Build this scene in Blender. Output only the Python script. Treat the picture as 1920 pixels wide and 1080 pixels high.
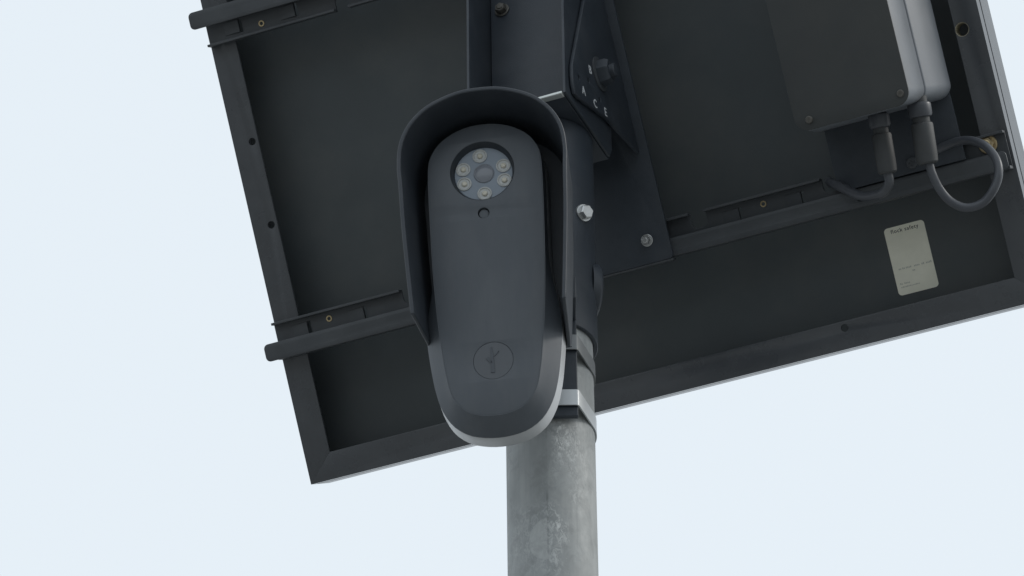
import bpy, bmesh, math, random
from mathutils import Vector, Matrix
R = math.radians
random.seed(7)
scene = bpy.context.scene
for o in list(bpy.data.objects):
    bpy.data.objects.remove(o)

# ------------------------------------------------------------------ camera
cam_d = bpy.data.cameras.new('camera')
cam = bpy.data.objects.new('camera', cam_d)
scene.collection.objects.link(cam)
scene.camera = cam
ELEV, ROLL = R(35.99875), R(-0.73883)
F = Vector((0, math.cos(ELEV), math.sin(ELEV)))
X0 = Vector((1, 0, 0)); U0 = X0.cross(F)
CX = math.cos(ROLL) * X0 + math.sin(ROLL) * U0
CU = -math.sin(ROLL) * X0 + math.cos(ROLL) * U0
cm = Matrix((CX, CU, -F)).transposed().to_4x4()
cm.translation = Vector((-0.0248, -2.8076, 1.5403))
cam.matrix_world = cm
cam_d.sensor_fit = 'HORIZONTAL'; cam_d.sensor_width = 36.0
cam_d.lens = 36.0 * 9415.2 / 1920.0
cam_d.clip_start = 0.05; cam_d.clip_end = 5000

# ------------------------------------------------------------------ world, sun, exposure
SUN_EL, SUN_AZ = 36, 92        # azimuth clockwise from +Y (the view direction)
w = bpy.data.worlds.new('World'); scene.world = w; w.use_nodes = True
nt = w.node_tree; nt.nodes.clear()
sky = nt.nodes.new('ShaderNodeTexSky'); sky.sky_type = 'NISHITA'; sky.sun_disc = False
sky.sun_elevation = R(SUN_EL); sky.sun_rotation = R(SUN_AZ)
sky.air_density = 1.0; sky.dust_density = 6.0; sky.ozone_density = 1.0
mx = nt.nodes.new('ShaderNodeMix'); mx.data_type = 'RGBA'; mx.inputs['Factor'].default_value = 0.92
mx.inputs['B'].default_value = (8.5, 9.3, 9.95, 1)      # even high overcast
bg = nt.nodes.new('ShaderNodeBackground'); bg.inputs['Strength'].default_value = 0.1
out = nt.nodes.new('ShaderNodeOutputWorld')
nt.links.new(sky.outputs['Color'], mx.inputs['A'])
nt.links.new(mx.outputs['Result'], bg.inputs['Color'])
nt.links.new(bg.outputs['Background'], out.inputs['Surface'])
sd = bpy.data.lights.new('sun', 'SUN'); sd.energy = 1.25; sd.angle = R(14); sd.color = (1, .97, .92)
sun = bpy.data.objects.new('sun', sd); scene.collection.objects.link(sun)
sv = Vector((math.sin(R(SUN_AZ)) * math.cos(R(SUN_EL)), math.cos(R(SUN_AZ)) * math.cos(R(SUN_EL)), math.sin(R(SUN_EL))))
sun.rotation_euler = (-sv).to_track_quat('-Z', 'Y').to_euler(); sun.location = (3, -3, 9)
vs = scene.view_settings
vs.view_transform = 'Standard'; vs.look = 'None'; vs.exposure = 0.0; vs.gamma = 1.0; vs.use_curve_mapping = False
scene.render.engine = 'CYCLES'
scene.cycles.max_bounces = 8

# ------------------------------------------------------------------ materials
MATS = {}
def mat(name, col, rough=.5, metal=0.0, spec=.5, var=.12, vscale=60, bump=.0, bscale=900, tint=None, tfac=0.0, tscale=18, rvar=.08, coat=0, stretch=(1, 1, 1)):
    m = bpy.data.materials.new(name); m.use_nodes = True
    t = m.node_tree; n = t.nodes; L = t.links
    p = n['Principled BSDF']
    tc = n.new('ShaderNodeTexCoord'); mp = n.new('ShaderNodeMapping'); mp.inputs['Scale'].default_value = stretch
    L.new(tc.outputs['Object'], mp.inputs['Vector'])
    a = n.new('ShaderNodeTexNoise'); a.inputs['Scale'].default_value = vscale; a.inputs['Detail'].default_value = 6; a.inputs['Roughness'].default_value = .6
    L.new(mp.outputs[0], a.inputs['Vector'])
    r = n.new('ShaderNodeMapRange'); r.inputs['From Min'].default_value = .3; r.inputs['From Max'].default_value = .7
    r.inputs['To Min'].default_value = 1 - var; r.inputs['To Max'].default_value = 1 + var
    L.new(a.outputs['Fac'], r.inputs['Value'])
    mul = n.new('ShaderNodeMix'); mul.data_type = 'RGBA'; mul.blend_type = 'MULTIPLY'; mul.inputs['Factor'].default_value = 1
    mul.inputs['A'].default_value = (*col, 1); L.new(r.outputs[0], mul.inputs['B'])
    last = mul.outputs['Result']
    if tint:
        b = n.new('ShaderNodeTexNoise'); b.inputs['Scale'].default_value = tscale; b.inputs['Detail'].default_value = 8; b.inputs['Roughness'].default_value = .65
        L.new(mp.outputs[0], b.inputs['Vector'])
        rb = n.new('ShaderNodeMapRange'); rb.inputs['From Min'].default_value = .45; rb.inputs['From Max'].default_value = .72
        rb.inputs['To Max'].default_value = tfac; L.new(b.outputs['Fac'], rb.inputs['Value'])
        mt = n.new('ShaderNodeMix'); mt.data_type = 'RGBA'; mt.inputs['B'].default_value = (*tint, 1)
        L.new(rb.outputs[0], mt.inputs['Factor']); L.new(last, mt.inputs['A']); last = mt.outputs['Result']
    L.new(last, p.inputs['Base Color'])
    rr = n.new('ShaderNodeMapRange'); rr.inputs['To Min'].default_value = max(0, rough - rvar); rr.inputs['To Max'].default_value = min(1, rough + rvar)
    L.new(a.outputs['Fac'], rr.inputs['Value']); L.new(rr.outputs[0], p.inputs['Roughness'])
    p.inputs['Metallic'].default_value = metal; p.inputs['Specular IOR Level'].default_value = spec
    p.inputs['Coat Weight'].default_value = coat
    if bump:
        c = n.new('ShaderNodeTexNoise'); c.inputs['Scale'].default_value = bscale; c.inputs['Detail'].default_value = 3
        L.new(tc.outputs['Object'], c.inputs['Vector'])
        bp = n.new('ShaderNodeBump'); bp.inputs['Strength'].default_value = bump; bp.inputs['Distance'].default_value = .0006
        L.new(c.outputs['Fac'], bp.inputs['Height']); L.new(bp.outputs[0], p.inputs['Normal'])
    MATS[name] = m
    return m

DUST = (.16, .165, .17)
mat('cam_plastic', (.079, .090, .104), .54, var=.06, vscale=60, bump=.14, bscale=1600, tint=DUST, tfac=.22, tscale=45, stretch=(1, .3, 1))
mat('hood_plastic', (.032, .039, .049), .5, var=.07, vscale=45, bump=.12, bscale=1600, tint=DUST, tfac=.14, tscale=20)
mat('rear_grey', (.46, .47, .48), .38, var=.06, vscale=40, bump=.1, bscale=1600, tint=(.2, .2, .2), tfac=.2, tscale=20)
mat('screw_dark', (.11, .105, .095), .45, metal=.4, var=.15, vscale=200)
mat('lit_wall', (.42, .38, .28), .45, metal=.15, var=.15, vscale=200)  # light on the frame hole's inner wall, put into the colour
mat('badge_plastic', (.088, .097, .109), .5, var=.05, bump=.1, bscale=1600)
mat('logo_plastic', (.064, .073, .086), .5, var=.05)
mat('black_anod', (.060, .065, .072), .28, spec=.55, var=.10, vscale=30, tint=DUST, tfac=.16, tscale=14, bump=.05)
mat('back_sheet', (.057, .067, .072), .5, var=.12, vscale=9, tint=(.115, .117, .112), tfac=.45, tscale=7, bump=.08, bscale=700)
mat('powder_black', (.029, .037, .048), .5, var=.12, vscale=40, bump=.25, bscale=1400, tint=DUST, tfac=.12, tscale=24)
mat('rail_black', (.054, .060, .067), .48, var=.10, vscale=40, bump=.18, bscale=1400, tint=DUST, tfac=.14, tscale=24)
mat('box_grey', (.165, .18, .20), .4, var=.06, vscale=30, bump=.15, bscale=1100, tint=(.12, .12, .12), tfac=.25, tscale=12)
mat('box_lid', (.038, .042, .043), .55, var=.08, vscale=30, bump=.15, bscale=1100, tint=(.075, .073, .064), tfac=.3, tscale=10)  # darker copy of the box grey, with the front's shade in the colour
mat('rubber', (.05, .053, .055), .6, var=.1, vscale=80, bump=.1)
mat('cable_black', (.062, .067, .078), .42, var=.08, vscale=80, tint=DUST, tfac=.2, tscale=40)
mat('zinc', (.55, .56, .56), .38, metal=.85, var=.12, vscale=140, tint=(.3, .28, .25), tfac=.3, tscale=90)
mat('brass', (.50, .40, .24), .36, metal=.8, var=.15, vscale=200)
mat('strap_metal', (.46, .48, .49), .42, metal=.55, var=.10, vscale=70, stretch=(1, 1, .15))
mat('strap_dull', (.20, .21, .215), .5, metal=.35, var=.12, vscale=70)
mat('led_plate', (.235, .275, .325), .45, var=.05, vscale=90)
mat('led_dome', (.46, .47, .46), .28, var=.06, vscale=200)
mat('led_ring', (.31, .33, .34), .4, var=.06)
mat('led_chip', (.60, .57, .48), .3, var=.1)
mat('lens_dark', (.22, .235, .265), .3, var=.08, coat=.3)
mat('sticker', (.87, .85, .72), .5, var=.05, vscale=60, tint=(.74, .73, .58), tfac=.35, tscale=25)
mat('ink', (.03, .03, .03), .6, var=.05)
mat('faint_ink', (.52, .52, .45), .6, var=.1)
mat('letter_white', (.60, .62, .64), .6, var=.2, vscale=500)
mat('bare_edge', (.62, .64, .62), .35, metal=.6, var=.1)
mat('glass', (.012, .014, .022), .08, var=.05, coat=.6)

def pole_material():
    m = bpy.data.materials.new('galvanised'); m.use_nodes = True
    t = m.node_tree; n = t.nodes; L = t.links; p = n['Principled BSDF']
    tc = n.new('ShaderNodeTexCoord')
    def noise(scale, det, sc=(1, 1, 1), rough=.6, dist=0):
        mp = n.new('ShaderNodeMapping'); mp.inputs['Scale'].default_value = sc
        L.new(tc.outputs['Object'], mp.inputs['Vector'])
        a = n.new('ShaderNodeTexNoise'); a.inputs['Scale'].default_value = scale; a.inputs['Detail'].default_value = det
        a.inputs['Roughness'].default_value = rough; a.inputs['Distortion'].default_value = dist
        L.new(mp.outputs[0], a.inputs['Vector']); return a.outputs['Fac']
    def rng(v, a, b, c, d):
        r = n.new('ShaderNodeMapRange'); r.inputs['From Min'].default_value = a; r.inputs['From Max'].default_value = b
        r.inputs['To Min'].default_value = c; r.inputs['To Max'].default_value = d; L.new(v, r.inputs['Value']); return r.outputs[0]
    def mix(f, A, B):
        x = n.new('ShaderNodeMix'); x.data_type = 'RGBA'
        if hasattr(f, 'node'): L.new(f, x.inputs['Factor'])
        else: x.inputs['Factor'].default_value = f
        for s, v in (('A', A), ('B', B)):
            if hasattr(v, 'node'): L.new(v, x.inputs[s])
            else: x.inputs[s].default_value = (*v, 1)
        return x.outputs['Result']
    def mathn(op, a, b):
        x = n.new('ShaderNodeMath'); x.operation = op
        for i, v in enumerate((a, b)):
            if hasattr(v, 'node'): L.new(v, x.inputs[i])
            else: x.inputs[i].default_value = v
        return x.outputs[0]
    base = mix(rng(noise(38, 6, (1, 1, .35)), .35, .68, 0, 1), (.27, .285, .285), (.375, .388, .385))
    # long vertical streaks
    base = mix(rng(noise(210, 3, (1, 1, .02)), .45, .75, 0, .55), base, (.245, .262, .265))
    # zinc bloom: crusty pale patches inside a ragged vertical band facing the street
    geo = n.new('ShaderNodeSeparateXYZ'); L.new(tc.outputs['Object'], geo.inputs[0])
    band = rng(mathn('ABSOLUTE', mathn('ADD', geo.outputs['X'], -.0075), 0), .004, .016, 1, 0)
    patch = rng(noise(34, 4, (1, 1, .55), .6, .6), .45, .60, 0, 1)
    crust = rng(noise(330, 5, (1, 1, .6), .75, 1.4), .46, .58, 0, 1)
    bl = mathn('MULTIPLY', mathn('MULTIPLY', mathn('ADD', mathn('MULTIPLY', band, .85), .22), patch), crust)
    base = mix(mathn('MULTIPLY', bl, .95), base, (.60, .615, .61))
    # soft cloudy stains
    base = mix(rng(noise(24, 3, (1, 1, .8), .5, .3), .58, .66, 0, .35), base, (.40, .42, .425))
    # tongue shaped pale stain beside the seam
    ex = mathn('DIVIDE', mathn('ADD', geo.outputs['X'], .0050), .0105); ez = mathn('DIVIDE', mathn('ADD', geo.outputs['Z'], -3.3535), .0165)
    wob = mathn('MULTIPLY', mathn('ADD', noise(90, 3), -.5), .5)
    el = rng(mathn('ADD', mathn('ADD', mathn('MULTIPLY', ex, ex), mathn('MULTIPLY', ez, ez)), wob), .90, 1.02, .55, 0)
    cut = rng(geo.outputs['X'], -.0036, -.0030, 1, .25)
    front = rng(geo.outputs['Y'], -.005, 0, 1, 0)
    base = mix(mathn('MULTIPLY', mathn('MULTIPLY', el, cut), front), base, (.44, .455, .45))
    # grimy mottling
    base = mix(rng(noise(75, 7, (1, 1, .8), .7, .5), .50, .66, 0, .45), base, (.20, .21, .21))
    # dark weld seam, broken up
    seam = rng(mathn('ABSOLUTE', mathn('ADD', geo.outputs['X'], .0032), 0), .0002, .0011, 1, 0)
    sb = rng(noise(55, 4, (.3, .3, 1)), .42, .62, .03, .45)
    base = mix(mathn('MULTIPLY', seam, sb), base, (.10, .105, .11))
    L.new(base, p.inputs['Base Color'])
    p.inputs['Metallic'].default_value = .1; p.inputs['Specular IOR Level'].default_value = .35
    L.new(rng(noise(120, 5), .3, .7, .58, .76), p.inputs['Roughness'])
    bp = n.new('ShaderNodeBump'); bp.inputs['Strength'].default_value = .3; bp.inputs['Distance'].default_value = .0004
    L.new(mathn('ADD', mathn('MULTIPLY', bl, .8), mathn('MULTIPLY', noise(420, 4), .35)), bp.inputs['Height']); L.new(bp.outputs[0], p.inputs['Normal'])
    return m
MATS['galvanised'] = pole_material()

def ground_material():
    m = bpy.data.materials.new('ground'); m.use_nodes = True
    t = m.node_tree; n = t.nodes; L = t.links; p = n['Principled BSDF']
    tc = n.new('ShaderNodeTexCoord')
    a = n.new('ShaderNodeTexNoise'); a.inputs['Scale'].default_value = 1.2; a.inputs['Detail'].default_value = 10
    L.new(tc.outputs['Object'], a.inputs['Vector'])
    c = n.new('ShaderNodeValToRGB'); c.color_ramp.elements[0].color = (.19, .195, .19, 1); c.color_ramp.elements[1].color = (.31, .31, .30, 1)
    c.color_ramp.elements[0].position = .35; c.color_ramp.elements[1].position = .68
    L.new(a.outputs['Fac'], c.inputs[0]); L.new(c.outputs[0], p.inputs['Base Color']); p.inputs['Roughness'].default_value = .95
    return m
MATS['ground'] = ground_material()

# ------------------------------------------------------------------ helpers
COL = scene.collection
def shade(me, ang=32):
    bm = bmesh.new(); bm.from_mesh(me)
    bmesh.ops.remove_doubles(bm, verts=bm.verts, dist=1e-6)
    bmesh.ops.recalc_face_normals(bm, faces=bm.faces)
    for f in bm.faces: f.smooth = True
    for e in bm.edges:
        if len(e.link_faces) == 2 and e.calc_face_angle(0) > R(ang): e.smooth = False
    bm.to_mesh(me); bm.free()
def obj(name, me, m, parent=None, bevel=0, seg=2, ang=32):
    o = bpy.data.objects.new(name, me); COL.objects.link(o)
    shade(me, ang)
    me.materials.clear(); me.materials.append(MATS[m])
    if parent: o.parent = parent
    if bevel:
        b = o.modifiers.new('bevel', 'BEVEL'); b.width = bevel; b.segments = seg; b.limit_method = 'ANGLE'; b.angle_limit = R(35)
        b.harden_normals = False
    return o
def mesh(verts, faces, name='mesh'):
    me = bpy.data.meshes.new(name); me.from_pydata([tuple(v) for v in verts], [], faces); me.update(); return me
def tag(o, label, cat, group=None):
    o['label'] = label; o['category'] = cat
    if group: o['group'] = group
    return o
def empty(name, mw, label, cat, group=None):
    e = bpy.data.objects.new(name, None); COL.objects.link(e); e.empty_display_size = .05
    e.matrix_world = mw; return tag(e, label, cat, group)
def frame(o, x, y, z):
    m = Matrix((Vector(x), Vector(y), Vector(z))).transposed().to_4x4(); m.translation = Vector(o); return m
def box(x0, x1, y0, y1, z0, z1):
    v = [(x, y, z) for z in (z0, z1) for y in (y0, y1) for x in (x0, x1)]
    return mesh(v, [(0, 2, 3, 1), (4, 5, 7, 6), (0, 1, 5, 4), (2, 6, 7, 3), (0, 4, 6, 2), (1, 3, 7, 5)])
def join(*ms):
    bm = bmesh.new()
    for m in ms: bm.from_mesh(m)
    me = bpy.data.meshes.new('mesh'); bm.to_mesh(me); bm.free(); return me
def xf(me, M):
    me.transform(M); return me
def plate(outer, holes, z0, z1, bev=0.0):
    """flat sheet with real holes: outlines in x,y, thickness z0..z1"""
    cu = bpy.data.curves.new('plate', 'CURVE'); cu.dimensions = '2D'; cu.fill_mode = 'BOTH'
    for pts in [outer] + list(holes):
        s = cu.splines.new('POLY'); s.points.add(len(pts) - 1)
        for i, q in enumerate(pts): s.points[i].co = (q[0], q[1], 0, 1)
        s.use_cyclic_u = True
    cu.extrude = (z1 - z0) / 2 - bev
    if bev: cu.bevel_depth = bev; cu.bevel_resolution = 1; cu.offset = -bev
    o = bpy.data.objects.new('plate', cu); COL.objects.link(o)
    dg = bpy.context.evaluated_depsgraph_get(); dg.update()
    me = bpy.data.meshes.new_from_object(o.evaluated_get(dg))
    bpy.data.objects.remove(o); bpy.data.curves.remove(cu)
    me.transform(Matrix.Translation((0, 0, (z0 + z1) / 2))); return me
def text_mesh(s, size, depth, spacing=1.0, bold=0):
    cu = bpy.data.curves.new('text', 'FONT'); cu.body = s; cu.size = size; cu.extrude = depth; cu.align_x = 'CENTER'; cu.align_y = 'CENTER'
    cu.space_character = spacing; cu.offset = bold; cu.resolution_u = 4
    o = bpy.data.objects.new('text', cu); COL.objects.link(o)
    dg = bpy.context.evaluated_depsgraph_get(); dg.update()
    me = bpy.data.meshes.new_from_object(o.evaluated_get(dg))
    bpy.data.objects.remove(o); bpy.data.curves.remove(cu); return me
def circ(cx, cy, r, n=32, a0=0):
    return [(cx + r * math.cos(a0 + 2 * math.pi * i / n), cy + r * math.sin(a0 + 2 * math.pi * i / n)) for i in range(n)]
def rrect(x0, x1, y0, y1, r, n=6):
    p = []
    for cx, cy, a in ((x1 - r, y1 - r, 0), (x0 + r, y1 - r, 90), (x0 + r, y0 + r, 180), (x1 - r, y0 + r, 270)):
        for i in range(n + 1):
            t = R(a + 90 * i / n); p.append((cx + r * math.cos(t), cy + r * math.sin(t)))
    return p
def loft(loops, cap0=True, cap1=True, closed=True):
    n = len(loops[0]); v = [p for l in loops for p in l]; f = []
    for j in range(len(loops) - 1):
        for i in range(n if closed else n - 1):
            k = (i + 1) % n; f.append((j * n + i, j * n + k, (j + 1) * n + k, (j + 1) * n + i))
    if cap0: f.append(tuple(range(n - 1, -1, -1)))
    if cap1: f.append(tuple((len(loops) - 1) * n + i for i in range(n)))
    return mesh(v, f)
def lathe(prof, n=40):
    """profile of (radius, z) turned about z"""
    return loft([[(r * math.cos(2 * math.pi * i / n), r * math.sin(2 * math.pi * i / n), z) for i in range(n)] for r, z in prof])
def ring(prof, n=40):
    """closed (radius, z) profile turned about z, open in the middle"""
    prof = list(prof) + [prof[0]]
    return loft([[(r * math.cos(2 * math.pi * i / n), r * math.sin(2 * math.pi * i / n), z) for i in range(n)] for r, z in prof], False, False)
def align(loc, zdir, xdir=None):
    z = Vector(zdir).normalized()
    x = Vector(xdir) if xdir else (Vector((0, 0, 1)) if abs(z.z) < .9 else Vector((1, 0, 0)))
    y = z.cross(x).normalized(); x = y.cross(z)
    return frame(loc, x, y, z)
def spline(pts, per=10, closed=False):
    P = [Vector(p) for p in pts]; n = len(P); o = []
    rngs = range(n) if closed else range(n - 1)
    for i in rngs:
        if closed: a, b, c, d = P[(i - 1) % n], P[i], P[(i + 1) % n], P[(i + 2) % n]
        else: a, b, c, d = P[max(i - 1, 0)], P[i], P[i + 1], P[min(i + 2, n - 1)]
        for k in range(per):
            t = k / per
            o.append(.5 * ((2 * b) + (c - a) * t + (2 * a - 5 * b + 4 * c - d) * t * t + (3 * b - a - 3 * c + d) * t ** 3))
    if not closed: o.append(P[-1])
    return o
def resample(pts, n, closed=True):
    P = [Vector(p) for p in pts]
    if closed: P = P + [P[0]]
    L = [0]
    for i in range(1, len(P)): L.append(L[-1] + (P[i] - P[i - 1]).length)
    o = []; j = 0; m = n if closed else n - 1
    for i in range(n):
        s = L[-1] * i / m
        while j < len(L) - 2 and L[j + 1] < s: j += 1
        t = (s - L[j]) / max(L[j + 1] - L[j], 1e-12); o.append(P[j].lerp(P[j + 1], min(t, 1)))
    return o
def offset(loop, d, closed=True):
    """shift a 2D counter-clockwise loop outwards by d"""
    n = len(loop); o = []
    for i in range(n):
        if closed: a, b = loop[(i - 1) % n], loop[(i + 1) % n]
        else: a, b = loop[max(i - 1, 0)], loop[min(i + 1, n - 1)]
        t = Vector((b[0] - a[0], b[1] - a[1])).normalized(); o.append(Vector((loop[i][0] + t.y * d, loop[i][1] - t.x * d)))
    return o
def tube(pts, r, n=16, per=10):
    P = spline(pts, per); loops = []; t0 = (P[1] - P[0]).normalized()
    u = t0.orthogonal().normalized()
    for i, p in enumerate(P):
        t = (P[min(i + 1, len(P) - 1)] - P[max(i - 1, 0)]).normalized()
        u = (u - t * u.dot(t)).normalized(); v = t.cross(u)
        loops.append([p + r * (math.cos(2 * math.pi * k / n) * u + math.sin(2 * math.pi * k / n) * v) for k in range(n)])
    return loft(loops)
def mm(*a): return tuple(x / 1000 for x in a)
def hexhead(r, h):
    return loft([[(r * s * math.cos(R(60 * i)), r * s * math.sin(R(60 * i)), z) for i in range(6)] for s, z in ((1, 0), (1, h * .75), (.86, h), )])
def bolt(name, r, h, M, m, parent, washer=True):
    parts = [xf(hexhead(r, h), Matrix.Translation((0, 0, .0012 if washer else 0)))]
    if washer: parts.append(lathe([(r * 1.25, 0), (r * 1.3, .0004), (r * 1.3, .0009), (r * 1.2, .0012)], 28))
    parts.append(xf(lathe([(r * .55, 0), (r * .55, .0006), (r * .45, .0009)], 20), Matrix.Translation((0, 0, h + .0011))))
    return obj(name, xf(join(*parts), M), m, parent, ang=25)
def panhead(name, r, M, m, parent):
    """cross-recess screw head"""
    cross = []
    a, b = r * .14, r * .55
    cross = [(a, a), (b, a), (b, -a), (a, -a), (a, -b), (-a, -b), (-a, -a), (-b, -a), (-b, a), (-a, a), (-a, b), (a, b)]
    top = plate(circ(0, 0, r * .8, 28), [cross], r * .35, r * .62)
    me = join(lathe([(r, 0), (r, r * .18), (r * .93, r * .38), (r * .78, r * .5)], 28), top)
    return obj(name, xf(me, M), m, parent, ang=25)

# ------------------------------------------------------------------ setting
g = obj('ground', mesh([(-3000, -3000, 0), (3000, -3000, 0), (3000, 3000, 0), (-3000, 3000, 0)], [(0, 1, 2, 3)]), 'ground')
g['kind'] = 'structure'

# ------------------------------------------------------------------ pole
PR = .03015
n = 96
zs = [0, .5, 1, 1.5, 2, 2.5, 3, 3.2, 3.3, 3.4, 3.5, 3.6, 3.69]
pole = obj('metal_pole', loft([[(PR * math.cos(2 * math.pi * i / n), PR * math.sin(2 * math.pi * i / n), z) for i in range(n)] for z in zs]), 'galvanised')
tag(pole, 'round galvanised steel pole with pale blotches and a dark vertical seam', 'pole')

# ------------------------------------------------------------------ solar panel (local axes: u along width, v up the slope, w out of the back)
PSI, TAU = R(-22.95058), R(56.82725)
Dv = Vector((math.cos(PSI), math.sin(PSI), 0)); Hv = Vector((-math.sin(PSI), math.cos(PSI), 0)); Zv = Vector((0, 0, 1))
Pv = -math.cos(TAU) * Hv + math.sin(TAU) * Zv; Bv = Dv.cross(Pv)
P0 = Vector((-0.1750, 0.2759, 3.6035))
PW, PH, PT = .5719, .456, .0376
PM = frame(P0, Dv, Pv, Bv)
panel = empty('solar_panel', PM, 'dark framed solar panel seen from behind, tilted above the pole', 'solar panel')

def frame_side(length, holes):
    """profile extruded along x from 0..length, mitred; inner side is +y; back flange at z=0"""
    T, fl, th = PT, .020, .0021
    prof = [(0, 0), (0, -.0098), (.0007, -.0104), (.0007, -.0122), (0, -.0128), (0, -T + .0012), (.0009, -T), (.0085, -T), (.0085, -T + .0022), (.0022, -T + .0022), (.0022, -th)]
    loops = []
    for x, s in ((0, 1), (length, -1)):
        loops.append([(x + s * y * .999, y, z) for y, z in prof])
    wall = loft(loops)
    fp = plate([(.00001, .0001), (length - .00001, .0001), (length - fl, fl), (fl, fl)], [circ(x, y, r, 18) for x, y, r in holes], -th, -.00001, .00025)
    return join(wall, fp)
sides = [
    ('bottom', PW, [(.4234, .0150, .0028), (.150, .0150, .0028)], frame((0, 0, 0), (1, 0, 0), (0, 1, 0), (0, 0, 1))),
    ('right', PH, [(.1995, .0148, .0052), (.330, .0148, .0034)], frame((PW, 0, 0), (0, 1, 0), (-1, 0, 0), (0, 0, 1))),
    ('top', PW, [(.15, .0150, .0028), (.42, .0150, .0028)], frame((PW, PH, 0), (-1, 0, 0), (0, -1, 0), (0, 0, 1))),
    ('left', PH, [(PH - .2577, .0150, .0028), (PH - .194, .0150, .0028)], frame((0, PH, 0), (0, -1, 0), (1, 0, 0), (0, 0, 1)))]
for _, L, hs, M in sides:
    obj('frame_side', xf(frame_side(L, hs), M), 'black_anod', panel, ang=25)
obj('back_sheet', box(.0024, PW - .0024, .0024, PH - .0024, -.0335, -.0315), 'back_sheet', panel)
obj('glass', box(.0015, PW - .0015, .0015, PH - .0015, -.0376 + .0026, -.0337), 'glass', panel)
# pale ring in the right frame hole, coloured as light on its inner wall
obj('lit_hole_wall', xf(ring([(.0052, -.012), (.0052, -.0008), (.0047, -.0008), (.0047, -.012)], 24), Matrix.Translation((PW - .0148, .1995, 0))), 'lit_wall', panel)

def rail(vlo, flip, notches, slits, rivets):
    """lipped channel: web on the frame, short flange on one edge, deep flange with return lip on the other"""
    hw, th = .0275, .0018
    u0, u1 = .0003, .5700
    Mr = Matrix.Translation((0, vlo, .0004))
    if flip: Mr = Matrix.Translation((0, vlo + hw, .0004)) @ Matrix.Scale(-1, 4, (0, 1, 0))
    # web outline with U shaped notches in the short flange edge
    top = [(u0, hw)]
    for c, wd, dp in notches:
        top += [(c - wd / 2, hw), (c - wd / 2, hw - dp + wd * .35)]
        top += [(c - wd / 2 + wd * .35 * (1 - math.cos(t)), hw - dp + wd * .35 * (1 - math.sin(t))) for t in (R(30), R(60), R(90))]
        top += [(c + wd / 2 - wd * .35 * (1 - math.sin(t)), hw - dp + wd * .35 * (1 - math.cos(t))) for t in (R(0), R(30), R(60))]
        top += [(c + wd / 2, hw - dp + wd * .35), (c + wd / 2, hw)]
    top += [(u1, hw)]
    outl = top + [(u1, .0005), (u0, .0005)]
    hs = [[(c, .0125), (c + .0022, .0125), (c + .0022, .0225), (c, .0225)] for c in slits] + [circ(c, .0205, .0023, 18) for c in rivets]
    web = plate(outl, hs, 0, th)
    xs = [u0] + [e for c, wd, dp in notches for e in (c - wd / 2, c + wd / 2)] + [u1]
    fl = [box(xs[i], xs[i + 1], hw - th, hw + .00002, th + .00002, .0075) for i in range(0, len(xs), 2)]
    deep = box(u0 + .0004, u1, -.0004, th, .0003, .0100)
    lip = plate(rrect(u0 - .0082, u1 - .0005, -.0002, .0128, .0035), [circ(c, .0068, .0032, 18) for c in (.150, .46)], .0100, .0116, .0003)
    r = obj('mounting_rail', xf(join(web, deep, *fl), Mr), 'rail_black', panel, bevel=.0004, ang=25)
    obj('return_lip', xf(lip, Mr), 'rail_black', r, ang=25)
    for c in slits:
        tab = loft([[(c - .013 + .013 * t, y, th + .0001 + .0016 * t * (1 if k else 0)) for y, k in ((.0127, 0), (.0223, 0), (.0221, 1), (.0129, 1))] for t in (.05, .5, 1)])
        obj('pressed_tab', xf(tab, Mr), 'rail_black', r)
    for c in rivets:
        rv = ring([(.0023, .0006), (.0023, th + .0004), (.0014, th + .0004), (.0014, .0006)], 20)
        obj('rivet', xf(xf(rv, Matrix.Translation((c, .0205, 0))), Mr), 'brass', r)
    return r
N1 = [(.1095, .011, .011), (.3375, .012, .012), (.4385, .012, .011)]
low = rail(.0949, False, N1, [.0265, .0720, .3680, .4155], [.0440, .3868])
low['label'] = 'lower mounting rail crossing the panel back'
up = rail(.3335, True, [(.1095, .011, .011), (.3375, .012, .012)], [.0265, .0720, .3680, .4155], [.0440, .3868])
up['label'] = 'upper mounting rail along the top of the picture'
bolt('bolt', .0052, .0042, align(mm(556.5, 115.5, 2.2), (0, 0, 1)), 'brass', panel)

# ------------------------------------------------------------------ sticker
st = obj('label_sticker', plate(rrect(.4598, .4901, .0294, .0787, .0028), [], -.0002, 0, 0), 'sticker')
st.matrix_world = PM @ Matrix.Translation((0, 0, -.0312))
tag(st, 'pale rectangular label sticker in the lower right corner of the panel back', 'sticker')
tx = text_mesh('flock safety', .0039, .00003, 1.15, .00003)
obj('lettering', xf(tx, Matrix.Translation((.4750, .0753, .00004))), 'ink', st)
bars = []
def words(y, x0, ws, h):
    x = x0
    for wd in ws:
        k = max(2, int(wd / .0011))
        for i in range(k):
            hh = h * random.uniform(.6, 1.0)
            bars.append(box(x + i * .0011, x + i * .0011 + .00075, y, y + hh, .00001, .00006))
        x += wd + .0012
words(.0475, .4640, (.0016, .0014, .0050, .0045, .0022, .0048), .0015)
words(.0446, .4738, (.0022,), .0013)
words(.0370, .4626, (.0020, .0054), .0012)
words(.0346, .4628, (.0150,), .0010)
obj('small_print', join(*bars), 'faint_ink', st)

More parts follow.
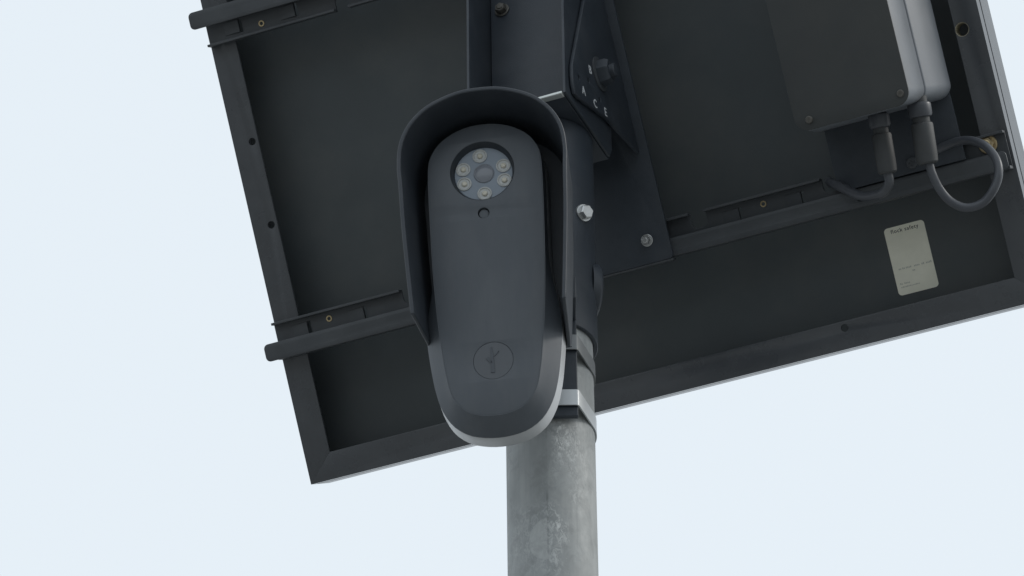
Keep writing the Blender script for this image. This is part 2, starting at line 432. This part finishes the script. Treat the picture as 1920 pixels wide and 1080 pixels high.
# ------------------------------------------------------------------ control box
bx = empty('control_box', PM @ Matrix.Translation(mm(490, 148, 15)), 'grey weatherproof equipment box with its front face shaded dark on the upper right of the panel', 'equipment box')
def bl(u, v, w): return ((u - 490) / 1000, (v - 148) / 1000, (w - 15) / 1000)
def boxloop(w, ins, r):
    # draft: wide at the back, narrow at the front; ins = extra inset
    t = (w - 15) / 75
    ur = 544 - 13 * t - ins; ul = 434 + 13 * t + ins; vb = 153.5 - 4.5 * t + ins; vt = 305 - 6 * t - ins
    return [bl(x, y, w) for x, y in rrect(ul, ur, vb, vt, r, 8)]
base = loft([boxloop(15, 1.2, 9), boxloop(15.6, .4, 9.5), boxloop(17, 0, 10), boxloop(59, 0, 10), boxloop(60, .5, 9.7), boxloop(60.4, 1.2, 9.2)])
obj('box_base', base, 'box_grey', bx, ang=40)
obj('gasket', loft([boxloop(60.2, 1.6, 9), boxloop(61.8, 1.6, 9)]), 'rubber', bx, ang=40)
lidm = loft([boxloop(61.6, 1.2, 9.2), boxloop(62, .4, 9.8), boxloop(63, 0, 10), boxloop(89.2, 0, 10), boxloop(89.8, .2, 9.8), boxloop(90, .7, 9.4), boxloop(90.02, 4, 8.5)])
lid = obj('box_lid', lidm, 'box_grey', bx, ang=40)
# lid front as a darker sheet: its shade is put into the colour
obj('shaded_lid_front', plate([(x, y) for x, y, _ in boxloop(90, -.2, 10.1)], [], .0750, .0762, .0004), 'box_lid', lid, ang=40)
for u, v in ((525.1, 157.0), (457.5, 155.8), (525.1, 291), (457.5, 291)):
    panhead('screw', .0027, align(bl(u, v, 91.1), (0, 0, 1)), 'screw_dark', lid)
obj('mounting_plate', plate([(x / 1000 - .490, y / 1000 - .148) for x, y in ((446, 108.6), (541, 108.6), (541, 150), (538, 236), (446, 236))],
    [], -.0028, -.0004, .0004), 'powder_black', bx)
panhead('screw', .0042, align(bl(503.2, 115.5, 14.6), (0, 0, 1)), 'rail_black', bx)
def connector(a, b, r, lab):
    A, B = Vector(bl(*a)), Vector(bl(*b)); L = (B - A).length
    M = align(A, B - A)
    c = obj('connector', xf(lathe([(r * .78, -.006), (r * .78, L * .3), (r * .94, L * .3 + .0006), (r * 1.0, L * .34), (r * 1.0, L * .86), (r * .96, L * .97), (r * .80, L), (r * .5, L)], 36), M), 'rubber', bx, ang=30)
    rprof = [(r * .82, -.002), (r * 1.04, -.001), (r * 1.08, 0), (r * 1.08, L * .16), (r * .98, L * .2), (r * .80, L * .21)]
    obj('locking_ring', xf(lathe(rprof, 36), M), 'cable_black', c, ang=30)
    c['label'] = lab
connector((528.4, 149, 60), (524.8, 107.9, 60), .0078, 'right hand cable connector under the box')
connector((498.4, 149, 60), (495.4, 108.5, 60), .0070, 'left hand cable connector under the box')

def cable(pts, r, label):
    o = mm(*pts[0])
    me = tube([Vector(mm(*p)) - Vector(o) for p in pts], r, 16, 10)
    c = obj('power_cable', me, 'cable_black'); c.matrix_world = PM @ Matrix.Translation(o)
    return tag(c, label, 'cable', 'cables under the equipment box')
cable([(525.3, 113, 60), (525.8, 106, 60), (526.2, 100, 60), (528.4, 88.7, 58.5), (533.8, 78.2, 56), (543.1, 71.8, 53), (555.6, 73.4, 50), (566.6, 84.7, 47), (568.9, 97.6, 42), (562.5, 110.6, 34), (552.2, 118.4, 27), (541.0, 121.4, 20), (531, 121, 17.5), (522, 119.5, 17.3)], .0031, 'black cable hanging in a wide loop beneath the right connector')
cable([(495.6, 114, 60), (495.4, 107.5, 60), (494.2, 101.6, 59), (486.2, 97.0, 52), (469.2, 99.2, 40), (455.0, 108.0, 26), (444.0, 115.0, 10), (438.4, 117.6, -1), (434, 120.5, -14)], .0034, 'black cable curving from the left connector into the rail notch')

# ------------------------------------------------------------------ panel bracket (local axes: d along panel width, h away from the viewer, z up)
ZB = 3.53
BM = frame((0, 0, ZB), Dv, Hv, Zv)
br = empty('panel_bracket', BM, 'black steel bracket with stamped letters joining the pole top to the panel', 'bracket')
def z_(z): return z / 1000 - ZB
BI = BM.inverted()
SR = .0336
slv = [[(r * math.cos(2 * math.pi * i / 72), r * math.sin(2 * math.pi * i / 72), z) for i in range(72)] for r, z in
       ((PR + .0003, z_(3704)), (PR + .0003, z_(3528.4)), (PR + .0006, z_(3528)), (SR - .0004, z_(3528)), (SR, z_(3528.5)), (SR, z_(3703.6)))]
obj('sleeve', loft(slv, False, False), 'powder_black', br)
# rounded boss on the far right of the sleeve
bw = BI @ Vector((.0295, .006, 3.5785))
bd = Vector((.97, .25, 0)); bdl = (Matrix(BI.to_3x3()) @ bd)
obj('boss', xf(lathe([(.021, -.003), (.021, .0022), (.0195, .0040), (.016, .0052), (.008, .0056)], 40), align(bw, bdl)), 'powder_black', br, ang=40)
s1 = BI @ Vector((.0245, -.0226, 3.6265)); s1d = BI.to_3x3() @ Vector((.60, -.76, -.26)); s1 = s1 + s1d.normalized() * .0022
obj('bolt', xf(join(hexhead(.0052, .0046), lathe([(.0060, -.004), (.0062, .0002), (.0060, .0006)], 28)), align(s1, s1d, (.2, 0, 1))), 'zinc', br, ang=25)
# upright channel above the pole
fp = obj('channel_web', xf(plate([(-.0352, z_(3707.4)), (.0345, z_(3707.4)), (.0345, z_(3845)), (-.0352, z_(3845))], [], 0, .003, .0005),
         frame((0, -.010, 0), (1, 0, 0), (0, 0, 1), (0, -1, 0))), 'powder_black', br)
for bx_, bz_, br_ in ((-0.0262, 3825.5, .0042), (-0.0424, 3839.3, .003)):
    bolt('bolt', br_, .004, align((bx_, -.0131, z_(bz_)), (0, -1, 0)), 'screw_dark', fp)
for x in (-.0368, .0361):
    obj('side_plate', xf(plate([(-.0512, z_(3703.5)), (.030, z_(3703.5)), (.034, z_(3712)), (.034, z_(3728)), (-.020, z_(3945)), (-.0512, z_(3945))], [circ(.012, z_(3690 + 66), .005, 20)], -.0010, .0010, .0004),
        frame((x + (.0 if x > 0 else 0), 0, 0), (0, 1, 0), (0, 0, 1), (1, 0, 0))), 'powder_black', br)
obj('base_plate', box(-.0350, .0344, -.0460, .0335, z_(3704.2), z_(3707.2)), 'powder_black', br, bevel=.0005)
obj('base_lip', box(-.0350, .0344, -.0515, -.0462, z_(3703.0), z_(3705.4)), 'bare_edge', br, bevel=.0006)
# arm plate bolted across the two rails (built in panel axes)
PI_ = BI @ PM
ua, ub = .2687 - .0475, .2687 + .0475
arm = obj('arm_plate', xf(plate(rrect(ua, ub, .0935, .3635, .003), [circ(ua + .03, .20, .004, 18), circ(ub - .03, .20, .004, 18)], .0121, .0151, .0005), PI_), 'powder_black', br)
obj('arm_lip', xf(join(box(ua + .0005, ub - .0005, .0918, .0934, .0080, .0147)), PI_), 'rail_black', arm, bevel=.0004)
for u, v in ((.3000, .1102), (.2374, .1102), (.3000, .345), (.2374, .345)):
    bolt('bolt', .0034, .0040, PI_ @ align((u, v, .0152), (0, 0, 1)), 'zinc', arm)
# tilt cheeks with the angle letters, welded to the arm and standing either side of the channel
def h_arm(z): return (.0900 - (z - 3.75) * (.12270 - .09002) / .05) - .0151 / math.sin(TAU) - .0003
def cheek_pts():
    pr = [(-.0200, 3.8085), (-.0434, 3.738), (-.0456, 3.730), (-.0460, 3.722), (-.0447, 3.7135), (-.0415, 3.7080), (-.035, 3.7085), (.0158, 3.7272)]
    e = 3.7395; pr.append((h_arm(e), e)); pr.append((h_arm(3.875), 3.875)); pr.append((-.0225 - .02, 3.868 - .01))
    return pr
for sx in (1, -1):
    pts = [(a, z - ZB) for a, z in cheek_pts()]
    hl = [circ(-.0345, z_(3727), .0020, 14), circ(-.0165, z_(3737.5), .0020, 14), circ(.004, z_(3735), .0020, 14)]
    ck = obj('cheek_plate', xf(plate(pts, hl, -.0014, .0014, .0004), frame((sx * .0394, 0, 0), (0, 1, 0), (0, 0, 1), (1, 0, 0))), 'powder_black', br)
    if sx > 0:
        ck['label'] = 'tilt cheek plate stamped with the letters A B C E'
        for ch, hh, zz in (('A', -.0268, 3720.4), ('B', -.0136, 3748.5), ('C', -.0055, 3724.2), ('E', .0139, 3730.4)):
            t = text_mesh(ch, .0090, .00015, 1, .00004)
            t = xf(t, frame((.0394 + .0016, hh, z_(zz)), (0, 1, 0), (0, 0, 1), (1, 0, 0)) @ Matrix.Rotation(R(16), 4, 'Z'))
            obj('stamped_letter', t, 'letter_white', ck)
        M = align((.0394 + .0015, .0030, z_(3757)), (1, 0, 0), (0, .3, 1))
        pv = obj('pivot_bolt', xf(join(hexhead(.0098, .0095), xf(lathe([(.0052, 0), (.0052, .0030), (.0044, .0038)], 24), Matrix.Translation((0, 0, .0094)))), M), 'powder_black', br)
        obj('washer', xf(ring([(.0055, .0014), (.0055, -.0001), (.0125, -.0001), (.0128, .0003), (.0128, .0011), (.0122, .0014)], 36), align((.0394 + .0014, .0030, z_(3757)), (1, 0, 0))), 'rail_black', pv)

# ------------------------------------------------------------------ security camera (local axes: a right, q up the face, n out of the face)
TH, DE = R(9), R(11)
nv = Vector((-math.sin(TH) * math.cos(DE), -math.cos(TH) * math.cos(DE), -math.sin(DE)))
qv = Vector((-math.sin(TH) * math.sin(DE), -math.cos(TH) * math.sin(DE), math.cos(DE)))
av = qv.cross(nv)
CO = Vector((-0.03987, -0.125, 3.50470))
CM = frame(CO, av, qv, nv)
cc = empty('security_camera', CM, 'dark grey hooded camera with round lamp window, mounted in front of the pole', 'camera')
def outline(half, n=120):
    """half profile (x>=0) listed from bottom centre to top centre -> closed ccw loop in metres"""
    full = [(x, y, 0) for x, y in half] + [(-x, y, 0) for x, y in reversed(half[1:-1])]
    P = resample(spline(full, 12, True), n)
    return [Vector((p.x / 1000, p.y / 1000)) for p in P]
FACE = outline([(0, -105), (10, -104), (20, -99.2), (27.6, -89), (31.2, -73), (33.4, -55), (35.4, -33), (37.2, 0), (38.0, 35), (38.2, 65), (37.6, 80), (35.4, 88), (29.5, 96.5), (20, 103), (9.5, 106.5), (0, 107.3)])
OUT = outline([(0, -116), (11, -114.9), (21, -111.6), (30.5, -104), (37.2, -92), (41.0, -78), (43.4, -62), (45.0, -46), (45.2, -36), (43.6, -22), (40.6, -6), (38.9, 8), (38.7, 30), (39.0, 60), (38.6, 78), (36.4, 88.4), (30.3, 97.2), (20.5, 103.9), (9.8, 107.4), (0, 108.2)])
def lp(L, k): return [(p.x, p.y, k / 1000) for p in L]
def mixl(A, B, t): return [a.lerp(b, t) for a, b in zip(A, B)]
sh = loft([lp(offset(FACE, -.002), -9), lp(offset(FACE, .00005), -9), lp(offset(FACE, .00005), -.15), lp(offset(FACE, .0005), -.12),
           lp(mixl(FACE, OUT, .25), -2.6), lp(mixl(FACE, OUT, .5), -5.6), lp(mixl(FACE, OUT, .75), -8.9), lp(mixl(FACE, OUT, .95), -11.6), lp(OUT, -12.4), lp(OUT, -13.2), lp(offset(OUT, -.003), -13.25)])
obj('front_shell', sh, 'cam_plastic', cc, ang=26)
rs = loft([lp(offset(OUT, -.003), -13.3), lp(offset(OUT, -.0006), -13.35), lp(offset(OUT, -.0001), -13.6), lp(offset(OUT, .0004), -27.4), lp(offset(OUT, -.0004), -28.8), lp(offset(OUT, -.002), -29.6), lp(offset(OUT, -.005), -30)])
obj('rear_shell', rs, 'rear_grey', cc, ang=40)
LX, LY = -.0017, .0737
fpm = plate([tuple(p) for p in FACE], [circ(LX, LY - .0004, .0217, 64), circ(-.0020, .0420, .0039, 32), circ(.0002, -.0662, .01335, 56)], -.0035, 0, .0003)
face = obj('face_plate', fpm, 'cam_plastic', cc, ang=25)
# stepped round window with six lamps and a lens
obj('window_bezel', xf(ring([(.0215, -.0002), (.0216, -.0070), (.0196, -.0070), (.0196, -.0063), (.0211, -.0008)], 64), Matrix.Translation((LX, LY - .0004, 0))), 'hood_plastic', cc, ang=35)
lw = obj('lamp_window', xf(lathe([(.0199, -.0078), (.0199, -.0062), (.0194, -.0058)], 64), Matrix.Translation((LX, LY, 0))), 'led_plate', cc)
for x, y in ((-3.7, 87.0), (11.9, 78.1), (12.2, 67.3), (-1.5, 58.8), (-14.9, 67.4), (-15.3, 78.2)):
    l = obj('lamp', xf(lathe([(.0048, 0), (.0050, .0003), (.0049, .0007), (.0041, .0009), (.0036, .0003), (.0022, .0001)], 32), Matrix.Translation((x / 1000, y / 1000, -.0058))), 'led_dome', lw, ang=30)
    obj('lamp_chip', xf(lathe([(.0019, 0), (.0019, .0006), (.0016, .0011), (.0009, .0013)], 20), Matrix.Translation((x / 1000 + .0001, y / 1000, -.0057))), 'led_chip', l, ang=50)
ln = obj('lens', xf(lathe([(.0069, 0), (.0069, .0005), (.0064, .0009), (.0060, .0007), (.0050, .0012), (.0030, .0017), (.0010, .0019)], 40), Matrix.Translation((LX + .0003, LY + .0001, -.0058))), 'lens_dark', lw, ang=40)
obj('sensor_button', xf(lathe([(.0034, -.0033), (.0034, -.0019), (.0031, -.0016)], 32), Matrix.Translation((-.0020, .0420, 0))), 'cam_plastic', cc)
bd_ = obj('badge', xf(lathe([(.01325, -.003), (.01325, -.0004), (.0131, -.0002)], 56), Matrix.Translation((.0002, -.0662, 0))), 'badge_plastic', cc)
def bar2(x0, y0, x1, y1, w0, w1, z0=-.0002, z1=.00025):
    t = Vector((x1 - x0, y1 - y0)).normalized(); nn = Vector((-t.y, t.x))
    P = [(x0 + nn.x * w0, y0 + nn.y * w0), (x1 + nn.x * w1, y1 + nn.y * w1), (x1 - nn.x * w1, y1 - nn.y * w1), (x0 - nn.x * w0, y0 - nn.y * w0)]
    return mesh([(*p, z) for z in (z0, z1) for p in P], [(0, 1, 2, 3), (7, 6, 5, 4), (0, 4, 5, 1), (1, 5, 6, 2), (2, 6, 7, 3), (3, 7, 4, 0)])
leaf = loft([[(.0010 + .0012 * math.cos(t), .0022 + .0012 * math.sin(t), z) if False else (.0024 + .0022 * math.cos(t) * .55 + .0012 * math.sin(t), .0048 + .0022 * math.sin(t) * .75 + .0010 * math.cos(t), z) for t in [R(30 * i) for i in range(12)]] for z in (-.0002, .00025)])
logo = join(bar2(-.0006, -.0086, -.0006, .0006, .00125, .0011), bar2(-.0006, .0006, -.0010, .0098, .0011, .0005), bar2(-.0012, -.0016, -.0040, .0024, .0008, .0010), leaf)
obj('sprout_emblem', xf(logo, Matrix.Translation((.0002, -.0662, 0))), 'logo_plastic', bd_)

# hood: an arched visor round the top and sides, open below
def hood_path(grow, qend, n=90):
    half = [(0, 120.6), (12, 119.9), (24, 116.6), (35.5, 111.3), (45, 103.5), (52.0, 93.5), (56.0, 82), (57.2, 68), (56.6, 55), (55.6, 25), (54.2, 0), (52.6, -25), (51.2, -45), (49.5, -62)]
    P = spline([(x, y, 0) for x, y in half], 12)
    o = []
    for p in P:
        if p.y / 1000 < qend: break
        o.append(p)
    full = [Vector((-p.x, p.y, 0)) for p in reversed(o[1:])] + o     # left bottom .. top .. right bottom
    full[0].y = full[-1].y = qend * 1000
    Q = resample(full, n, False)
    return [Vector((p.x / 1000 * (1 + 0), p.y / 1000)) for p in Q], grow
loops = []
HT = .0027
for k in (30.0, 27, 18, 8, 0, -8, -16, -24, -32):
    t = (30 - k) / 62
    P, _ = hood_path(0, -.0405 - .0080 * t)
    dr = -.0055 * t
    Po = offset(P, -dr * -1 if False else 0, False)
    outp = offset(P, -dr * 1, False)      # path runs clockwise seen from the front: left side of travel is outside
    inn = offset(P, HT - dr, False)
    loops.append([(p.x + .0026, p.y, k / 1000) for p in outp] + [(p.x + .0026, p.y, k / 1000) for p in reversed(inn)])
obj('hood', loft(loops), 'hood_plastic', cc, bevel=.0007, ang=35)
P, _ = hood_path(0, -.047)
obj('hood_back', plate([(p.x + .0026, p.y) for p in reversed(offset(P, .0056, False))], [], -.0350, -.0321), 'hood_plastic', cc)
# standoff and leg that carry the camera on the pole
CI = CM.inverted()
obj('standoff', xf(box(-.030, .014, -.062, -.030, 3.545, 3.600), CI), 'powder_black', cc, bevel=.001)
obj('standoff_arm', xf(box(-.062, .006, -.098, -.0625, 3.545, 3.590), CI), 'powder_black', cc, bevel=.001)
leg = join(box(-.0185, .0185, -.0352, -.0306, 3.4475, 3.612), box(-.0185, -.0165, -.0306, -.020, 3.4475, 3.612))
obj('mounting_leg', xf(join(box(-.0185, .0185, -.0362, -.0322, 3.4475, 3.526)), CI), 'powder_black', cc, bevel=.0006)
obj('mounting_block', xf(box(-.0185, .0185, -.0615, -.0345, 3.5265, 3.5445), CI), 'powder_black', cc, bevel=.0006)

# ------------------------------------------------------------------ strap clamps round pole and leg
def hull(pts):
    pts = sorted(set(pts)); lo = []; hi = []
    def cr(o, a, b): return (a[0] - o[0]) * (b[1] - o[1]) - (a[1] - o[1]) * (b[0] - o[0])
    for p in pts:
        while len(lo) > 1 and cr(lo[-2], lo[-1], p) <= 0: lo.pop()
        lo.append(p)
    for p in reversed(pts):
        while len(hi) > 1 and cr(hi[-2], hi[-1], p) <= 0: hi.pop()
        hi.append(p)
    return lo[:-1] + hi[:-1]
def strap(zc, hgt, m, label, front):
    cp = circ(0, 0, PR + .0002, 96)
    corners = []
    for sx in (1, -1):
        for t in (0, 30, 60, 90):
            corners.append((sx * (.0172 + .0016 * math.cos(R(t))), front - .0016 * math.sin(R(t)) + .0016))
    H = hull(cp + corners); H = [Vector(p) for p in H]
    O = offset(H, .0010)
    lps = []
    for z in (-hgt / 2, hgt / 2):
        lps.append([(p.x, p.y, z) for p in O])
    ins = [[(p.x, p.y, z) for p in H] for z in (hgt / 2, -hgt / 2)]
    me = loft([lps[0], lps[1], ins[0], ins[1], lps[0]], False, False)
    root = empty('strap_clamp', Matrix.Translation((0, 0, zc)), label, 'clamp', 'straps holding the camera to the pole')
    obj('band', me, m, root, ang=25)
    hs = join(box(-.009, .009, PR + .0014, PR + .0102, -hgt * .62, hgt * .62))
    obj('screw_housing', hs, m, root, bevel=.001)
    obj('screw', xf(join(lathe([(.0032, -.014), (.0032, .011)], 16), xf(hexhead(.0045, .004), Matrix.Translation((0, 0, .011)))), align((0, PR + .0062, 0), (1, 0, 0))), 'zinc', root)
    return root
strap(3.4610, .0125, 'strap_metal', 'bright lower metal strap wrapped round the pole below the bracket leg', -.0376)
strap(3.5065, .0120, 'strap_dull', 'dull grey upper strap round the pole just under the black sleeve', -.0376)
